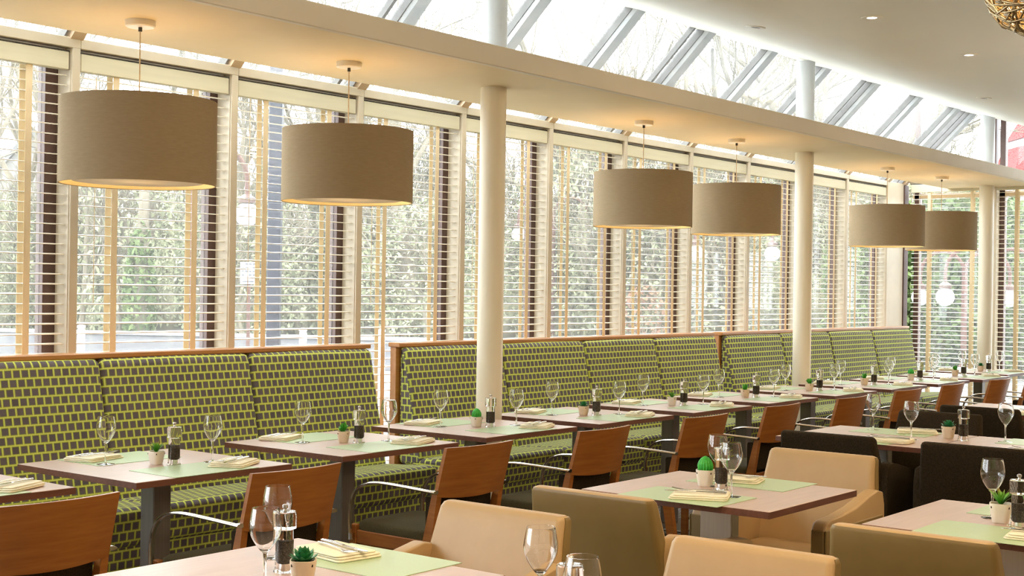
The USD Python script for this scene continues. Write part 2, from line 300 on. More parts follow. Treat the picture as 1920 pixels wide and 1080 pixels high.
cp = thing(f'window_{wn+1}', 'cream corner post where the window wall meets the end glazing', None, kind='structure')
part(cp, 'post', box(13.99, XW + .05, W - .012, W + .07, 0, 2.60, .004), M_BROWN)
part(cp, 'infill', box(MULL[-1] + .0225, 13.99, W - .0, W + .05, 0, ZB + .050, .003), M_FRAME)

# the sloped roof glazing
sk = thing('window_30', 'sloped white-barred roof glazing between the soffit and the ceiling', None, kind='structure')
def sloped(x0, x1, off0, off1, ya=W + .1, yb=4.90):
    """a bar lying in the roof plane, from depth off0 to off1 below it"""
    nz = math.sqrt(1 + RS * RS)
    pts = [(ya, roofz(ya) - off0 * nz), (ya, roofz(ya) - off1 * nz), (yb, roofz(yb) - off1 * nz), (yb, roofz(yb) - off0 * nz)]
    return prism(pts, x0, x1, 'x')
for i, x in enumerate(MULL + [14.02]):
    part(sk, 'rafter', sloped(x - .05, x + .05, 0.0, .085, yb=4.90, ya=5.45), M_RAFTER); part(sk, 'warm_lit_rafter_tail', sloped(x - .035, x + .035, 0.0, .075, ya=W + .05, yb=5.449), M_TAN)  # tan of the tail carries the warm light below the soffit
    part(sk, 'dark_side_strip', sloped(x - .055, x - .045, -.005, .05), M_GREYBAR)  # dark line along the left side of each rafter
    if i % 3 == 2:
        part(sk, 'vent_bar', sloped(x - .17, x - .145, 0, .04), M_GREYBAR)
for i in range(len(MULL) - 1):
    part(sk, 'pane', sloped(MULL[i] + .05, MULL[i + 1] - .05, .0, .008), M_PANE)
part(sk, 'eave_pane', box(MULL[0], XW, W + .06, W + .066, ZB + .05, 2.64), M_PANE)
part(sk, 'upper_roof', box(X0, XW + .1, 4.0, 5.0, 3.45, 3.5), M_WHITE)
part(sk, 'flashing', sloped(X0, MULL[0], 0, .02), M_WHITE)

# end glazing
wn = 31
EY = [2.9, 3.83, 4.76, 5.66]
for i in range(3):
    w = thing(f'window_{wn+i}', f'window bay of the far end wall, bay {i+1} from the right', None, kind='structure')
    part(w, 'mullion', box(XW - .01, XW + .09, EY[i] - .0225, EY[i] + .0225, 0, 3.45 if i == 1 else 2.62, .003), M_FRAME)
    part(w, 'outer_frame', cat_([box(XW + .09, XW + .16, EY[i] + .02, EY[i] + .075, .1, 3.4), box(XW + .09, XW + .16, EY[i + 1] - .075, EY[i + 1] - .02, .1, 3.4)]), M_BROWN)
    part(w, 'head_beam', box(XW + .09, XW + .14, EY[i], EY[i + 1], 2.465, 2.515, .003), M_TAN)
    part(w, 'top_rail', box(XW - .01, XW + .09, EY[i], EY[i + 1], 2.615, 2.66, .003), M_FRAME)
    part(w, 'pane', box(XW + .11, XW + .118, EY[i] + .05, EY[i + 1] - .05, .1, 3.3), M_PANE)

# columns
def column(x, y, label):
    t = thing('column', label, 'column', (x, y, 0))
    part(t, 'lower_shaft', lathe([(0, 0), (.072, 0), (.072, ZS), (0, ZS)], 40), M_COL, smooth=30)
    part(t, 'upper_shaft', lathe([(0, ZS + .095), (.072, ZS + .095), (.072, 3.265), (0, 3.265)], 40), M_WHITE, smooth=30, label='upper shaft, skylight tone put into its colour')  # same column as below; the whiter colour stands for skylight on it
column(5.865, 4.745, 'cream round column nearest the camera, at the left end of the middle bench')
column(9.90, 4.85, 'cream round column standing before the farthest bench')
column(13.80, 4.755, 'cream round column farthest away, by the end blinds')

# ------------------------------------------------------------------ blinds
BL = 0.885
def blind_parts(t, L, ztop, zbot, drop_label=None):
    part(t, 'valance', box(-L / 2, L / 2, -.012, .03, ztop - .085, ztop, .003), M_VALANCE)
    part(t, 'head_gap', box(-L / 2 - .012, L / 2 + .012, -.004, .03, ztop, ztop + .008), M_DARKGAP)
    z = ztop - .11; pitch = .0475
    s = np.linspace(-.024, .024, 5); pts = [(y, .0022 - 3.0 * y * y + .0017) for y in s] + [(y, .0022 - 3.0 * y * y - .0017) for y in s[::-1]]
    slat = prism(pts, -L / 2 + .003, L / 2 - .003, 'x')
    slat.apply_transform(trimesh.transformations.rotation_matrix(math.radians(5), [1, 0, 0]))
    while z > zbot + .04:
        part(t, 'slat', moved(slat, (0, .025, z)), M_SLAT); z -= pitch
    part(t, 'bottom_rail', box(-L / 2 + .003, L / 2 - .003, .002, .048, zbot, zbot + .02, .004), M_SLAT)
    for fx in (-.27, .27):
        for y in (-.0015, .0515):
            part(t, 'ladder_tape', box(fx * L - .017, fx * L + .017, y - .0006, y + .0006, zbot, ztop - .08), M_TAPE)
    part(t, 'tilt_cord', tube([(-L / 2 + .09, -.004, ztop - .09), (-L / 2 + .09, -.004, ztop - 1.2)], .0018, 6), M_TAPE)

first_blind = None
BLN = ['with the pale roof outside and a wide brown post', 'with bare branches and an ivy-clad trunk outside', 'with the navy post and the notice outside', 'behind the second drum lamp from the left', 'behind the nearest round column', 'right of the nearest column', 'with the russet shrub outside, behind the third drum lamp', 'behind the fourth drum lamp', 'just left of the second column', 'just right of the second column', 'last of the long window wall']
for i in range(len(MULL) - 1):
    a, b = MULL[i] + .0225, MULL[i + 1] - .0225
    n = i - 2
    lab = 'cream slatted blind ' + (BLN[n] if n >= 0 else 'of the window wall, first one beyond the left edge' if n == -1 else 'of the window wall, second one beyond the left edge')
    loc = ((a + b) / 2, W + .012, 0); sx = (b - a - .02) / BL
    if first_blind is None:
        first_blind = thing('venetian_blind', lab, 'blind', loc, 0, None, sc=(sx, 1, 1)); blind_parts(first_blind, BL, 2.545, .16)
    else:
        copy(first_blind, lab, loc, 0, sc=(sx, 1, 1))
eb = None
for i, lab in enumerate(('cream slatted blind of the end wall, partly out of the frame at right', 'cream slatted blind of the end wall beside the farthest column', 'cream slatted blind of the end wall next to the corner of the room')):
    loc = (XW - .02, (EY[i] + EY[i + 1]) / 2, 0); sx = (EY[i + 1] - EY[i] - .06) / BL
    if eb is None:
        eb = thing('end_blind', lab, 'blind', loc, -90, sc=(sx, 1, 1)); blind_parts(eb, BL, 2.605, .16)
    else: copy(eb, lab, loc, -90, sc=(sx, 1, 1))

# ------------------------------------------------------------------ pendant lamps
def lamp(loc, label):
    t = thing('pendant_lamp', label, 'lamp', loc, group='drum lamps under the soffit')
    R = .322; zb, zt = -.690, -.337
    part(t, 'canopy', lathe([(0, 0), (.062, 0), (.062, -.024), (.056, -.028), (0, -.028)], 32), M_CANOPY, smooth=30)
    part(t, 'cable', tube([(0, 0, -.028), (0, 0, zt - .02)], .0028, 8), M_CABLE)
    part(t, 'cable_grip', lathe([(0, -.028), (.008, -.028), (.008, -.045), (0, -.045)], 12), M_DARKGAP, smooth=30)
    part(t, 'shade', lathe([(R, zb), (R, zt), (R - .004, zt), (R - .004, zb), (R, zb)], 72), M_SHADE, smooth=40)
    part(t, 'lining', lathe([(R - .0045, zb + .002), (R - .0045, zt - .002), (R - .006, zt - .002), (R - .006, zb + .002), (R - .0045, zb + .002)], 72), M_SHADEIN, smooth=40)
    part(t, 'diffuser', lathe([(0, zb + .012), (R - .055, zb + .012), (R - .055, zb + .016), (0, zb + .016)], 64), M_DIFF, smooth=30)
    sp = [tube([(0, 0, zt - .02), ((R - .006) * math.cos(a), (R - .006) * math.sin(a), zt - .02)], .003, 6) for a in (0, 2.094, 4.189)] + [tube([(0, 0, zt - .02), (0, 0, zb + .016)], .006, 6)]
    part(t, 'spider', cat_(sp), M_CANOPY)
    return t
LAMPS = [((3.555, 4.79), 'taupe drum pendant lamp, largest and nearest the left edge'), ((4.805, 4.805), 'taupe drum pendant lamp, second from the left, left of the nearest column'),
         ((7.545, 4.84), 'taupe drum pendant lamp, third from the left, just right of the nearest column'), ((8.795, 4.845), 'taupe drum pendant lamp, fourth from the left, before the second column'),
         ((11.435, 4.81), 'taupe drum pendant lamp, fifth from the left, just right of the second column'), ((12.56, 4.75), 'taupe drum pendant lamp farthest from the camera, beside the end column')]
L0 = lamp((*LAMPS[0][0], ZS), LAMPS[0][1])
for p, lab in LAMPS[1:]: copy(L0, lab, (*p, ZS), group='drum lamps under the soffit')
for (x, y), _ in LAMPS:
    s = UsdLux.SphereLight.Define(stage, numbered('/World', 'lamp_bulb')); s.AddTranslateOp().Set(Gf.Vec3d(x, y, ZS - .56)); s.CreateRadiusAttr(.04)
    s.CreateIntensityAttr(28.0); s.CreateColorAttr(Gf.Vec3f(1.0, .72, .38))

# ------------------------------------------------------------------ ceiling fittings
def downlight(loc, label, lit=True, tilt=0):
    t = thing('downlight', label, 'ceiling light', loc)
    part(t, 'bezel', moved(lathe([(.026, .006), (.027, -.003), (.055, -.004), (.058, .0), (.058, .006)], 32), ry=0, rx=tilt), M_CANOPY, smooth=30)
    part(t, 'lens', moved(lathe([(0, -.0025), (.027, -.0025), (.027, .004), (0, .004)], 24), rx=tilt), M_DLENS if lit else M_GREYBAR)
    return t
downlight((7.08, 3.08, 2.955), 'small lit downlight in the flat ceiling, nearer of the two')
downlight((8.52, 3.06, 2.955), 'small lit downlight in the flat ceiling, farther of the two')
downlight((7.108, 3.802, 2.9829), 'small unlit disc downlight on the sloped ceiling edge, nearer one', False, 8.5)
downlight((10.530, 3.660, 2.9654), 'small unlit disc downlight on the sloped ceiling edge, farther one', False, 5.6)
k = 0
for x in (0.2, 1.7, 3.2, 4.7, 6.17, 7.67, 9.2, 10.7, 12.2):
    for y in (1.9, .2, -1.6, -3.4):
        d = UsdLux.DiskLight.Define(stage, numbered('/World', 'unseen_downlight_lamp')); d.AddTranslateOp().Set(Gf.Vec3d(x, y, 2.948)); d.CreateRadiusAttr(.04)  # out of view, placed to light the room side from above
        d.CreateIntensityAttr(270.0); d.CreateColorAttr(Gf.Vec3f(1.0, .76, .47))

# gold woven pendant at the top right corner
ch = ray_at(1968, -42, 5.4)
t = thing('woven_pendant', 'globe pendant woven from shiny gold wire, cut by the top right corner', 'lamp', ch)
R = .245; loops = []
r2 = random.Random(3)
for k in range(44):
    th, ph = r2.uniform(.15, math.pi / 2), r2.uniform(0, 2 * math.pi); nrm = np.array([math.sin(th) * math.cos(ph), math.sin(th) * math.sin(ph), math.cos(th)])
    u = np.cross(nrm, [0, 0, 1.0]) if abs(nrm[2]) < .95 else np.cross(nrm, [1.0, 0, 0]); u /= np.linalg.norm(u); v = np.cross(nrm, u); c = r2.uniform(-.12, .12); rr = math.sqrt(R * R - c * c)
    a = np.linspace(0, 2 * np.pi, 49); rad = rr * (1 + .025 * np.sin(7 * a + k))
    loops.append(tube(nrm * c + rad[:, None] * (np.cos(a)[:, None] * u + np.sin(a)[:, None] * v), .0055, 6, cap=False))
part(t, 'woven_shell', cat_(loops), M_GOLD, smooth=True)
part(t, 'cord', tube([(0, 0, R - .01), (0, 0, 2.955 - ch[2])], .004, 8), M_CABLE)
part(t, 'lamp_holder', lathe([(0, .06), (.03, .06), (.03, R), (0, R)], 16), M_GOLD, smooth=30)

wp = t
for k, (x, y) in enumerate(((ch[0] - 3.2, ch[1]), (ch[0] + 3.2, ch[1]), (ch[0], ch[1] - 3.0), (ch[0] + 3.2, ch[1] - 3.0), (ch[0] - 3.2, ch[1] - 3.0))):  # unseen extra pendants, added so that their bulbs brighten the ceiling
    copy(wp, f'added unseen gold woven globe pendant, {("nearest", "beyond the visible one", "in the second row beside the visible one", "far in the second row", "near in the second row")[k]}', (x, y, ch[2]))
for k_, (x, y) in enumerate(((ch[0], ch[1]), (ch[0] - 3.2, ch[1]), (ch[0] + 3.2, ch[1]), (ch[0], ch[1] - 3.0), (ch[0] + 3.2, ch[1] - 3.0), (ch[0] - 3.2, ch[1] - 3.0))):
    s = UsdLux.SphereLight.Define(stage, numbered('/World', 'woven_fill_bulb')); s.AddTranslateOp().Set(Gf.Vec3d(float(x), float(y), float(ch[2]))); s.CreateRadiusAttr(.05)  # fill bulbs for the ceiling; only the first hangs in a visible pendant
    s.CreateIntensityAttr(110.0 if k_ == 0 else 620.0); s.CreateColorAttr(Gf.Vec3f(1.0, .78, .48))

# ------------------------------------------------------------------ benches
def loft_x(profile, xs, insets, closed_uv0=0.0):
    """profile: closed (y, z) loop; xs: stations; insets: how far the loop shrinks at each; returns (mesh, uv)"""
    p = np.array(profile, float); c = p.mean(0); q = np.vstack([p, p[:1]])
    s = np.concatenate([[0], np.cumsum(np.linalg.norm(np.diff(q, axis=0), axis=1))]) + closed_uv0
    tang = np.roll(p, -1, 0) - np.roll(p, 1, 0); tang /= np.linalg.norm(tang, axis=1, keepdims=True); nin = np.stack([-tang[:, 1], tang[:, 0]], -1)
    area = 0.5 * np.sum(p[:, 0] * np.roll(p[:, 1], -1) - np.roll(p[:, 0], -1) * p[:, 1])
    if area < 0: nin = -nin
    v, uv, f = [], [], []; n = len(q)
    for x, ins in zip(xs, insets):
        ring = p + nin * ins; ring = np.vstack([ring, ring[:1]])
        v += [(x, y, z) for y, z in ring]; uv += [(x, t) for t in s]
    for i in range(len(xs) - 1):
        for j in range(n - 1):
            a, b, c_, d = i * n + j, i * n + j + 1, (i + 1) * n + j + 1, (i + 1) * n + j
            f += [(a, b, c_), (a, c_, d)]
    for e, sgn in ((0, -1), (len(xs) - 1, 1)):      # end faces, with the pattern running on round the corner
        base = len(v); ring = np.array(v[e * n:(e + 1) * n - 1]); cc = ring.mean(0)
        v += [tuple(x) for x in ring] + [tuple(cc)]
        uv += [(xs[e] + sgn * (y - cc[1]) * 1.0, z) for _, y, z in ring] + [(xs[e], cc[2])]
        for j in range(n - 1):
            f.append((base + j, base + (j + 1) % (n - 1), base + n - 1))
    m = trimesh.Trimesh(np.array(v), np.array(f), process=False)
    return m, np.array(uv)

def smooth_part(parent, name, m, uv, material):
    if m.volume < 0: m.invert()
    return part(parent, name, m, material, smooth=True, uv=uv)

def round_poly(pts, r, n=5):
    """rounds the corners of a polygon; pts: (y, z, radius factor)"""
    out = []; k = len(pts)
    for i in range(k):
        p0, p1, p2 = (np.array(pts[(i + j) % k][:2], float) for j in (-1, 0, 1)); rr = r * (pts[i][2] if len(pts[i]) > 2 else 1)
        a, b = p0 - p1, p2 - p1; la, lb = np.linalg.norm(a), np.linalg.norm(b); a /= la; b /= lb
        cut = min(rr, la * .48, lb * .48)
        for t in np.linspace(0, 1, n):
            out.append((1 - t) ** 2 * (p1 + a * cut) + 2 * t * (1 - t) * p1 + t * t * (p1 + b * cut))
    return np.array(out)

def dens(p, step=.06):
    out = []
    for i in range(len(p)):
        a, b = p[i], p[(i + 1) % len(p)]; k = max(1, int(np.linalg.norm(b - a) / step))
        for t in range(k): out.append(a + (b - a) * t / k)
    return np.array(out)

BACK = dens(round_poly([(5.30, .40), (5.445, 1.085), (5.50, 1.098), (5.50, .40)], .05))
SEAT = dens(round_poly([(4.94, .30), (4.925, .475), (5.40, .445), (5.40, .30)], .045))
SKIRT = dens(round_poly([(4.975, .115), (4.965, .31), (5.36, .31), (5.36, .115)], .01))
def bench(xa, xb, n, label):
    t = thing('banquette', label, 'bench', (0, 0, 0), group=None)
    w = (xb - xa) / n
    for k in range(n):
        a, b = xa + k * w + .002, xa + (k + 1) * w - .002
        xs = [a, a + .004, a + .014, a + .03, (a + b) / 2, b - .03, b - .014, b - .004, b]; ins = [.022, .012, .004, 0, -.004, 0, .004, .012, .022]
        m, uv = loft_x(BACK, xs, ins, .012 * k); smooth_part(t, 'back_cushion', m, uv, M_FABRIC)
        m, uv = loft_x(SEAT, xs, ins, .02 * k); smooth_part(t, 'seat_cushion', m, uv, M_FABRIC)
        m, uv = loft_x(SKIRT, [a, b], [0, 0], .03 * k); part(t, 'front_panel', m, M_FABRIC, smooth=False, uv=uv)
    part(t, 'top_rail', box(xa - .03, xb + .012, 5.465, 5.56, 1.092, 1.118, .005), M_WOODL)
    part(t, 'back_board', box(xa - .02, xb + .004, 5.502, 5.55, .05, 1.093, .003), M_WOODL)
    part(t, 'plinth', box(xa, xb, 4.985, 5.50, 0, .113, .003), M_WOODL)
    part(t, 'end_panel', box(xa - .022, xa - .001, 5.02, 5.50, 0, .40, .003), M_WOODL)
    return t
bench(2.03, 5.665, 4, 'green grid-patterned banquette, nearest of the three, running off the left edge')
bench(5.945, 9.60, 4, 'green grid-patterned banquette in the middle, between the nearest column and the second')
bench(9.76, 13.60, 4, 'green grid-patterned banquette farthest away, before the corner blinds')

# ------------------------------------------------------------------ tables
def table_parts(t, w, d, ped, pm):
    part(t, 'tabletop', box(-w / 2, w / 2, -d / 2, d / 2, .716, .74, .0015), M_TABLE)
    e = .0012
    part(t, 'edge_band', cat_([box(-w / 2 - e, w / 2 + e, -d / 2 - e, -d / 2 + e, .7165, .7385), box(-w / 2 - e, w / 2 + e, d / 2 - e, d / 2 + e, .7165, .7385), box(-w / 2 - e, -w / 2 + e, -d / 2, d / 2, .7165, .7385), box(w / 2 - e, w / 2 + e, -d / 2, d / 2, .7165, .7385)]), M_EDGE)
    part(t, 'pedestal', box(-ped[0], ped[0], -ped[1], ped[1], .012, .71, .004), pm)
    part(t, 'mounting_plate', box(-.15, .15, -.15, .15, .708, .7165), M_STEEL)
    part(t, 'base_plate', box(-.21, .21, -.21, .21, 0, .012, .004), pm)

ORD = ['first', 'second', 'third', 'fourth', 'fifth', 'sixth', 'seventh', 'eighth', 'ninth', 'tenth', 'eleventh', 'twelfth']
WT = [(2.43, 4.47), (3.375, 4.405), (4.42, 4.425), (5.40, 4.455), (6.335, 4.445), (7.275, 4.44), (8.21, 4.44), (9.135, 4.42), (10.05, 4.40), (10.93, 4.38), (11.80, 4.33), (12.70, 4.42)]
wall_first = None; wall_tables = []
for i, (x, y) in enumerate(WT):
    who = f'{ORD[i]} bench table from the left'
    lab = 'square walnut table on a steel pedestal, ' + ('cut by the left edge, before the bench' if i == 0 else who)
    wd = .74 if i < 5 else .70
    if wall_first is None: wall_first = thing('dining_table', lab, 'table', (x, y, 0)); table_parts(wall_first, .74, .745, (.042, .042), M_STEEL)
    else: copy(wall_first, lab, (x, y, 0), sc=(wd / .74, 1, 1))
    wall_tables.append((x, y, who))
ft = None; front_tables = []
FT = [(4.325, 2.43, 'walnut table with the round cactus, between the olive-backed chair and a cream armchair', 'the cactus table'),
      (2.325, 2.465, 'walnut table at the bottom left, bright with window light', 'the bottom left table'),
      (4.325, 1.375, 'walnut table at the lower right corner with a red-tipped plant', 'the lower right corner table'),
      (2.325, 1.40, 'walnut table mostly below the bottom edge, at the centre', 'the table below the bottom edge'),
      (6.50, 2.765, 'walnut table between dark chairs, left one of the joined pair', 'the left table between dark chairs'),
      (6.50, 2.018, 'walnut table between dark chairs, right one of the joined pair', 'the right table between dark chairs'),
      (8.62, 2.74, 'walnut table beyond the dark chairs, near the right edge', 'the far table beyond the dark chairs')]
for i, (x, y, lab, who) in enumerate(FT):
    big = i >= 4
    if ft is None: ft = thing('pedestal_table', lab, 'table', (x, y, 0)); table_parts(ft, .67, .74, (.026, .065), M_PALEPED)
    else: copy(ft, lab, (x, y, 0), sc=((.74 if big else .67) / .67, 1, 1))
    front_tables.append((x, y, who))

# ------------------------------------------------------------------ chairs
def wood_chair(label, loc, rz=0):
    t = thing('wooden_armchair', label, 'chair', loc, rz)
    n = 15; xs = np.linspace(-.205, .205, n); rings = []
    for x in xs:
        sag = -.030 * (1 - (x / .205) ** 2)
        zt = .820; zb = .622 - .012 * (1 - (x / .205) ** 2)
        yt, yb = 0 + sag, .052 + sag
        rings.append([(x, yt, zt), (x, yt + .016, zt), (x, yb + .018, zb), (x, yb, zb)])
    part(t, 'backrest', loft(rings), M_WOOD, smooth=35)
    for s in (-1, 1):
        x0, x1 = (s * .177, s * .2045)
        a, b = min(x0, x1), max(x0, x1)
        part(t, 'rear_leg', prism(round_poly([(.048, .640), (.076, .640), (.135, .40), (.06, 0), (.02, 0), (.085, .40)], .004, 2), a, b, 'x'), M_WOOD)
        part(t, 'front_leg', box(a, b, .500, .538, 0, .462, .003), M_WOOD)
        part(t, 'side_rail', box(a + .004, b - .004, .118, .50, .385, .440, .003), M_WOOD)
        xm = s * .2185
        path = [(xm, .515, .40), (xm, .522, .50), (xm, .515, .560), (xm, .490, .606), (xm, .450, .634), (xm, .400, .648), (xm, .33, .652), (xm, .20, .648), (xm, .045, .642)]
        P = np.array(path); T = np.linspace(0, len(P) - 1, 34); P = np.stack([np.interp(T, range(len(P)), P[:, k]) for k in range(3)], -1)
        for _ in range(3): P[1:-1] = (P[:-2] + 2 * P[1:-1] + P[2:]) / 4
        ar = part(t, 'armrest', tube(P, .0105, 8, flat=(1.25, .62)), M_CHROME, smooth=50)
        part(t, 'arm_bracket', cat_([lathe([(0, -.013), (.013, -.013), (.013, .013), (0, .013)], 12, (xm, .515, .415)), box(min(xm, s * .203), max(xm, s * .203), .045, .062, .636, .650)]), M_CHROME)
    part(t, 'front_rail', box(-.176, .176, .510, .532, .385, .440, .003), M_WOOD)
    part(t, 'rear_rail', box(-.176, .176, .095, .118, .385, .440, .003), M_WOOD)
    ring = rrect(.385, .40, .05, 4)
    part(t, 'seat_cushion', loft([np.c_[ring * s_ + [0, .325], np.full(len(ring), z)] for s_, z in ((.97, .418), (1, .43), (1, .455), (.985, .468), (.93, .477), (.5, .484))]), M_OLIVEFAB, smooth=50)
    part(t, 'dark_back_band', loft([np.c_[np.full(16, x), rrect(.035, .16, .012, 3)[:, 0] + .115 - .020 * (1 - (x / .18) ** 2), rrect(.035, .16, .012, 3)[:, 1] + .535] for x in np.linspace(-.18, .18, 9)]), M_DARKFAB, smooth=50)  # dark band across the opening under the backrest
    return t
CH = [(2.315, 3.46), (3.26, 3.475), (4.265, 3.488), (5.16, 3.488), (6.055, 3.477), (6.965, 3.512), (7.81, 3.478), (8.71, 3.488), (9.51, 3.484), (10.36, 3.44), (11.25, 3.45)]
CHL = ['at the left edge, seen from behind', 'second from the left along the benches', 'third from the left along the benches', 'fourth from the left, left of the cactus table', 'fifth from the left along the benches', 'sixth from the left, behind the dark chairs', 'seventh from the left along the benches', 'eighth from the left along the benches', 'ninth from the left along the benches', 'tenth from the left, near the farthest column', 'farthest of all in the row along the benches']
wc = None
for (x, y), l in zip(CH, CHL):
    lab = 'wooden chair ' + l
    if wc is None: wc = wood_chair(lab, (x, y, 0))
    else: copy(wc, lab, (x, y, 0), rng.uniform(-1.5, 1.5))

def arm_chair(name, label, loc, rz, m, ms, wl, mb=None):
    """local x is forward; the rear top edge of the back stands at x = 0"""
    t = thing(name, label, 'chair', loc, rz)
    rings = []
    for z, w, xr, th in ((.20, .50, .095, .075), (.42, .512, .075, .078), (.56, .506, .050, .076), (.66, .488, .028, .070), (.74, .470, .012, .064), (.785, .462, .003, .058), (.796, .452, .006, .046), (.80, .438, .012, .032)):
        q = rrect(th, w, min(.02, th * .45), 4); rings.append(np.c_[q[:, 0] + xr + th / 2, q[:, 1], np.full(len(q), z)])
    part(t, 'backrest', loft(rings), m, smooth=50)
    if mb is not None:
        outer = []
        for q in rings[:-1]:
            c = q.mean(0); xe = q[:, 0].min() + .66 * np.ptp(q[:, 0]); hw = np.abs(q[:, 1]).max() + .003
            back = q[5:15] + np.sign(q[5:15] - c) * [.003, .003, 0]
            outer.append(np.vstack([[xe, hw, c[2]], back, [xe, -hw, c[2]]]))
        part(t, 'outer_back', loft(outer), mb, smooth=50, label='tan leather outer back')
    for s in (-1, 1):
        prof = [(0.05, .19), (0.06, .62), (.075, .672), (.12, .682), (.20, .668), (.33, .640), (.46, .622), (.555, .615), (.585, .605), (.598, .58), (.598, .19)]
        prof = np.array(prof); rings = []
        y0 = s * .222; y1 = s * .282
        for k, (yy, ins) in enumerate(((y0, .010), (y0 + s * .006, .003), (y0 + s * .014, 0), (y1 - s * .014, 0), (y1 - s * .006, .003), (y1, .010))):
            c = prof.mean(0); d = prof - c; d = d * (1 - ins / np.maximum(np.linalg.norm(d, axis=1, keepdims=True), .05)); q = c + d
            rings.append(np.c_[q[:, 0], np.full(len(q), yy), q[:, 1]])
        part(t, 'arm', loft(rings), m, smooth=45)
        for lx in (.075, .555):
            part(t, 'leg', loft([np.c_[rrect(.034, .034, .006, 2) * k + [lx, s * .235], np.full(12, z)] for k, z in ((.75, 0), (1, .195))]), wl, smooth=40)
        if mb is not None:
            part(t, 'outer_arm', box(.09, .600, s * .2825 - .004, s * .2825 + .004, .195, .585, .003), mb); part(t, 'arm_front', box(.594, .603, s * .252 - .026, s * .252 + .026, .195, .585, .004), mb)
    q = rrect(.46, .436, .05, 4)
    part(t, 'seat_cushion', loft([np.c_[q * k + [.365, 0], np.full(len(q), z)] for k, z in ((.98, .30), (1, .32), (1, .42), (.985, .436), (.94, .446), (.5, .456))]), ms, smooth=50)
    part(t, 'seat_base', box(.10, .585, -.221, .221, .19, .305, .01), m)
    return t
acs = [((3.59, 2.495), 0, 'tan-backed leather armchair at the cactus table, seen from behind'), ((5.215, 2.44), 180, 'cream leather armchair facing the camera beyond the cactus table'),
       ((3.21, 2.51), 180, 'cream leather armchair at the bottom left table, its back top bright'), ((3.168, 1.665), 180, 'cream leather armchair at the bottom centre, cut by the lower edge'), ((3.59, 1.437), 0, 'tan-backed leather armchair at the lower right corner, seen from behind')]
ac = None
for (x, y), rz, lab in acs:
    if ac is None: ac = arm_chair('leather_armchair', lab, (x, y, 0), rz, M_CREAM, M_CREAM, M_WOOD, M_TANBACK)
    else: copy(ac, lab, (x, y, 0), rz)
dcs = [((5.845, 2.742), 0, 'dark fabric armchair seen from behind, left of the pair behind the cream armchair'), ((5.842, 2.063), 0, 'dark fabric armchair seen from behind, right of the pair, cut by the right edge'),
       ((7.435, 2.79), 180, 'dark fabric armchair facing the camera across the joined tables'), ((7.885, 2.75), 0, 'dark fabric armchair seen from behind at the far table near the right edge')]
dc = None
for (x, y), rz, lab in dcs:
    if dc is None: dc = arm_chair('fabric_armchair', lab, (x, y, 0), rz, M_DARKFAB, M_DARKLEATHER, M_WOOD)
    else: copy(dc, lab, (x, y, 0), rz)

# ------------------------------------------------------------------ table ware
ZT = .7402
def wine_glass(label, loc):
    t = thing('wine_glass', label, 'glass', loc)
    out = [(.0065, .082), (.012, .088), (.024, .104), (.034, .123), (.0378, .138), (.0378, .150), (.035, .168), (.0315, .187)]
    o = np.array(out); T = np.linspace(0, len(o) - 1, 26)
    from scipy.interpolate import CubicSpline
    o = CubicSpline(np.arange(len(o)), o)(T)
    inn = [(max(r - .0011, 0), z) for r, z in o[::-1]]
    inn = [(r, z) for r, z in inn if z > .0875] + [(0, .087)]
    bowl = [(0, .0815)] + [tuple(x) for x in o] + inn
    part(t, 'bowl', lathe(bowl, 40), M_GLASS, smooth=60)
    part(t, 'stem', lathe([(0, .006), (.006, .006), (.0042, .016), (.0036, .045), (.0044, .070), (.0062, .0812), (0, .0812)], 20), M_GLASS, smooth=60)
    part(t, 'foot', lathe([(0, 0), (.034, 0), (.0345, .0012), (.030, .0022), (.012, .0042), (.006, .0058), (0, .0058)], 36), M_GLASS, smooth=60)
    return t
def mill(label, loc):
    t = thing('pepper_mill', label, 'pepper mill', loc)
    part(t, 'body', lathe([(0, 0), (.027, 0), (.027, .004), (.0235, .012), (.0225, .06), (.0225, .105), (.0255, .108), (0, .108)], 32), M_ACRYLIC, smooth=35)
    part(t, 'peppercorns', lathe([(0, .022), (.012, .022), (.0165, .030), (.0165, .078), (0, .080)], 20), M_PEPPER, smooth=40)
    part(t, 'grinder', lathe([(0, .002), (.010, .002), (.010, .021), (0, .021)], 16), M_CHROME, smooth=40)
    part(t, 'head', lathe([(0, .1085), (.0285, .1085), (.0285, .146), (.026, .150), (0, .151)], 32), M_ACRYLIC, smooth=35)
    part(t, 'knob', lathe([(0, .151), (.005, .151), (.004, .156), (.0075, .159), (.0075, .164), (.004, .167), (0, .167)], 16), M_CHROME, smooth=40)
    return t
def leaf(L, w, th, lift, curl=0.0, n=6):
    """a pointed leaf along +x"""
    rings = []
    for s in np.linspace(0, 1, n):
        ww = w * (math.sin(math.pi * (0.12 + .88 * s)) ** .8 if s < 1 else .02) + 1e-4; tt = th * (1 - s * .8)
        x, z = L * s * math.cos(lift + curl * s), L * s * math.sin(lift + curl * s)
        rings.append([(x, -ww / 2, z), (x, 0, z - tt), (x, ww / 2, z), (x, 0, z + tt * .4)])
    return loft(rings)
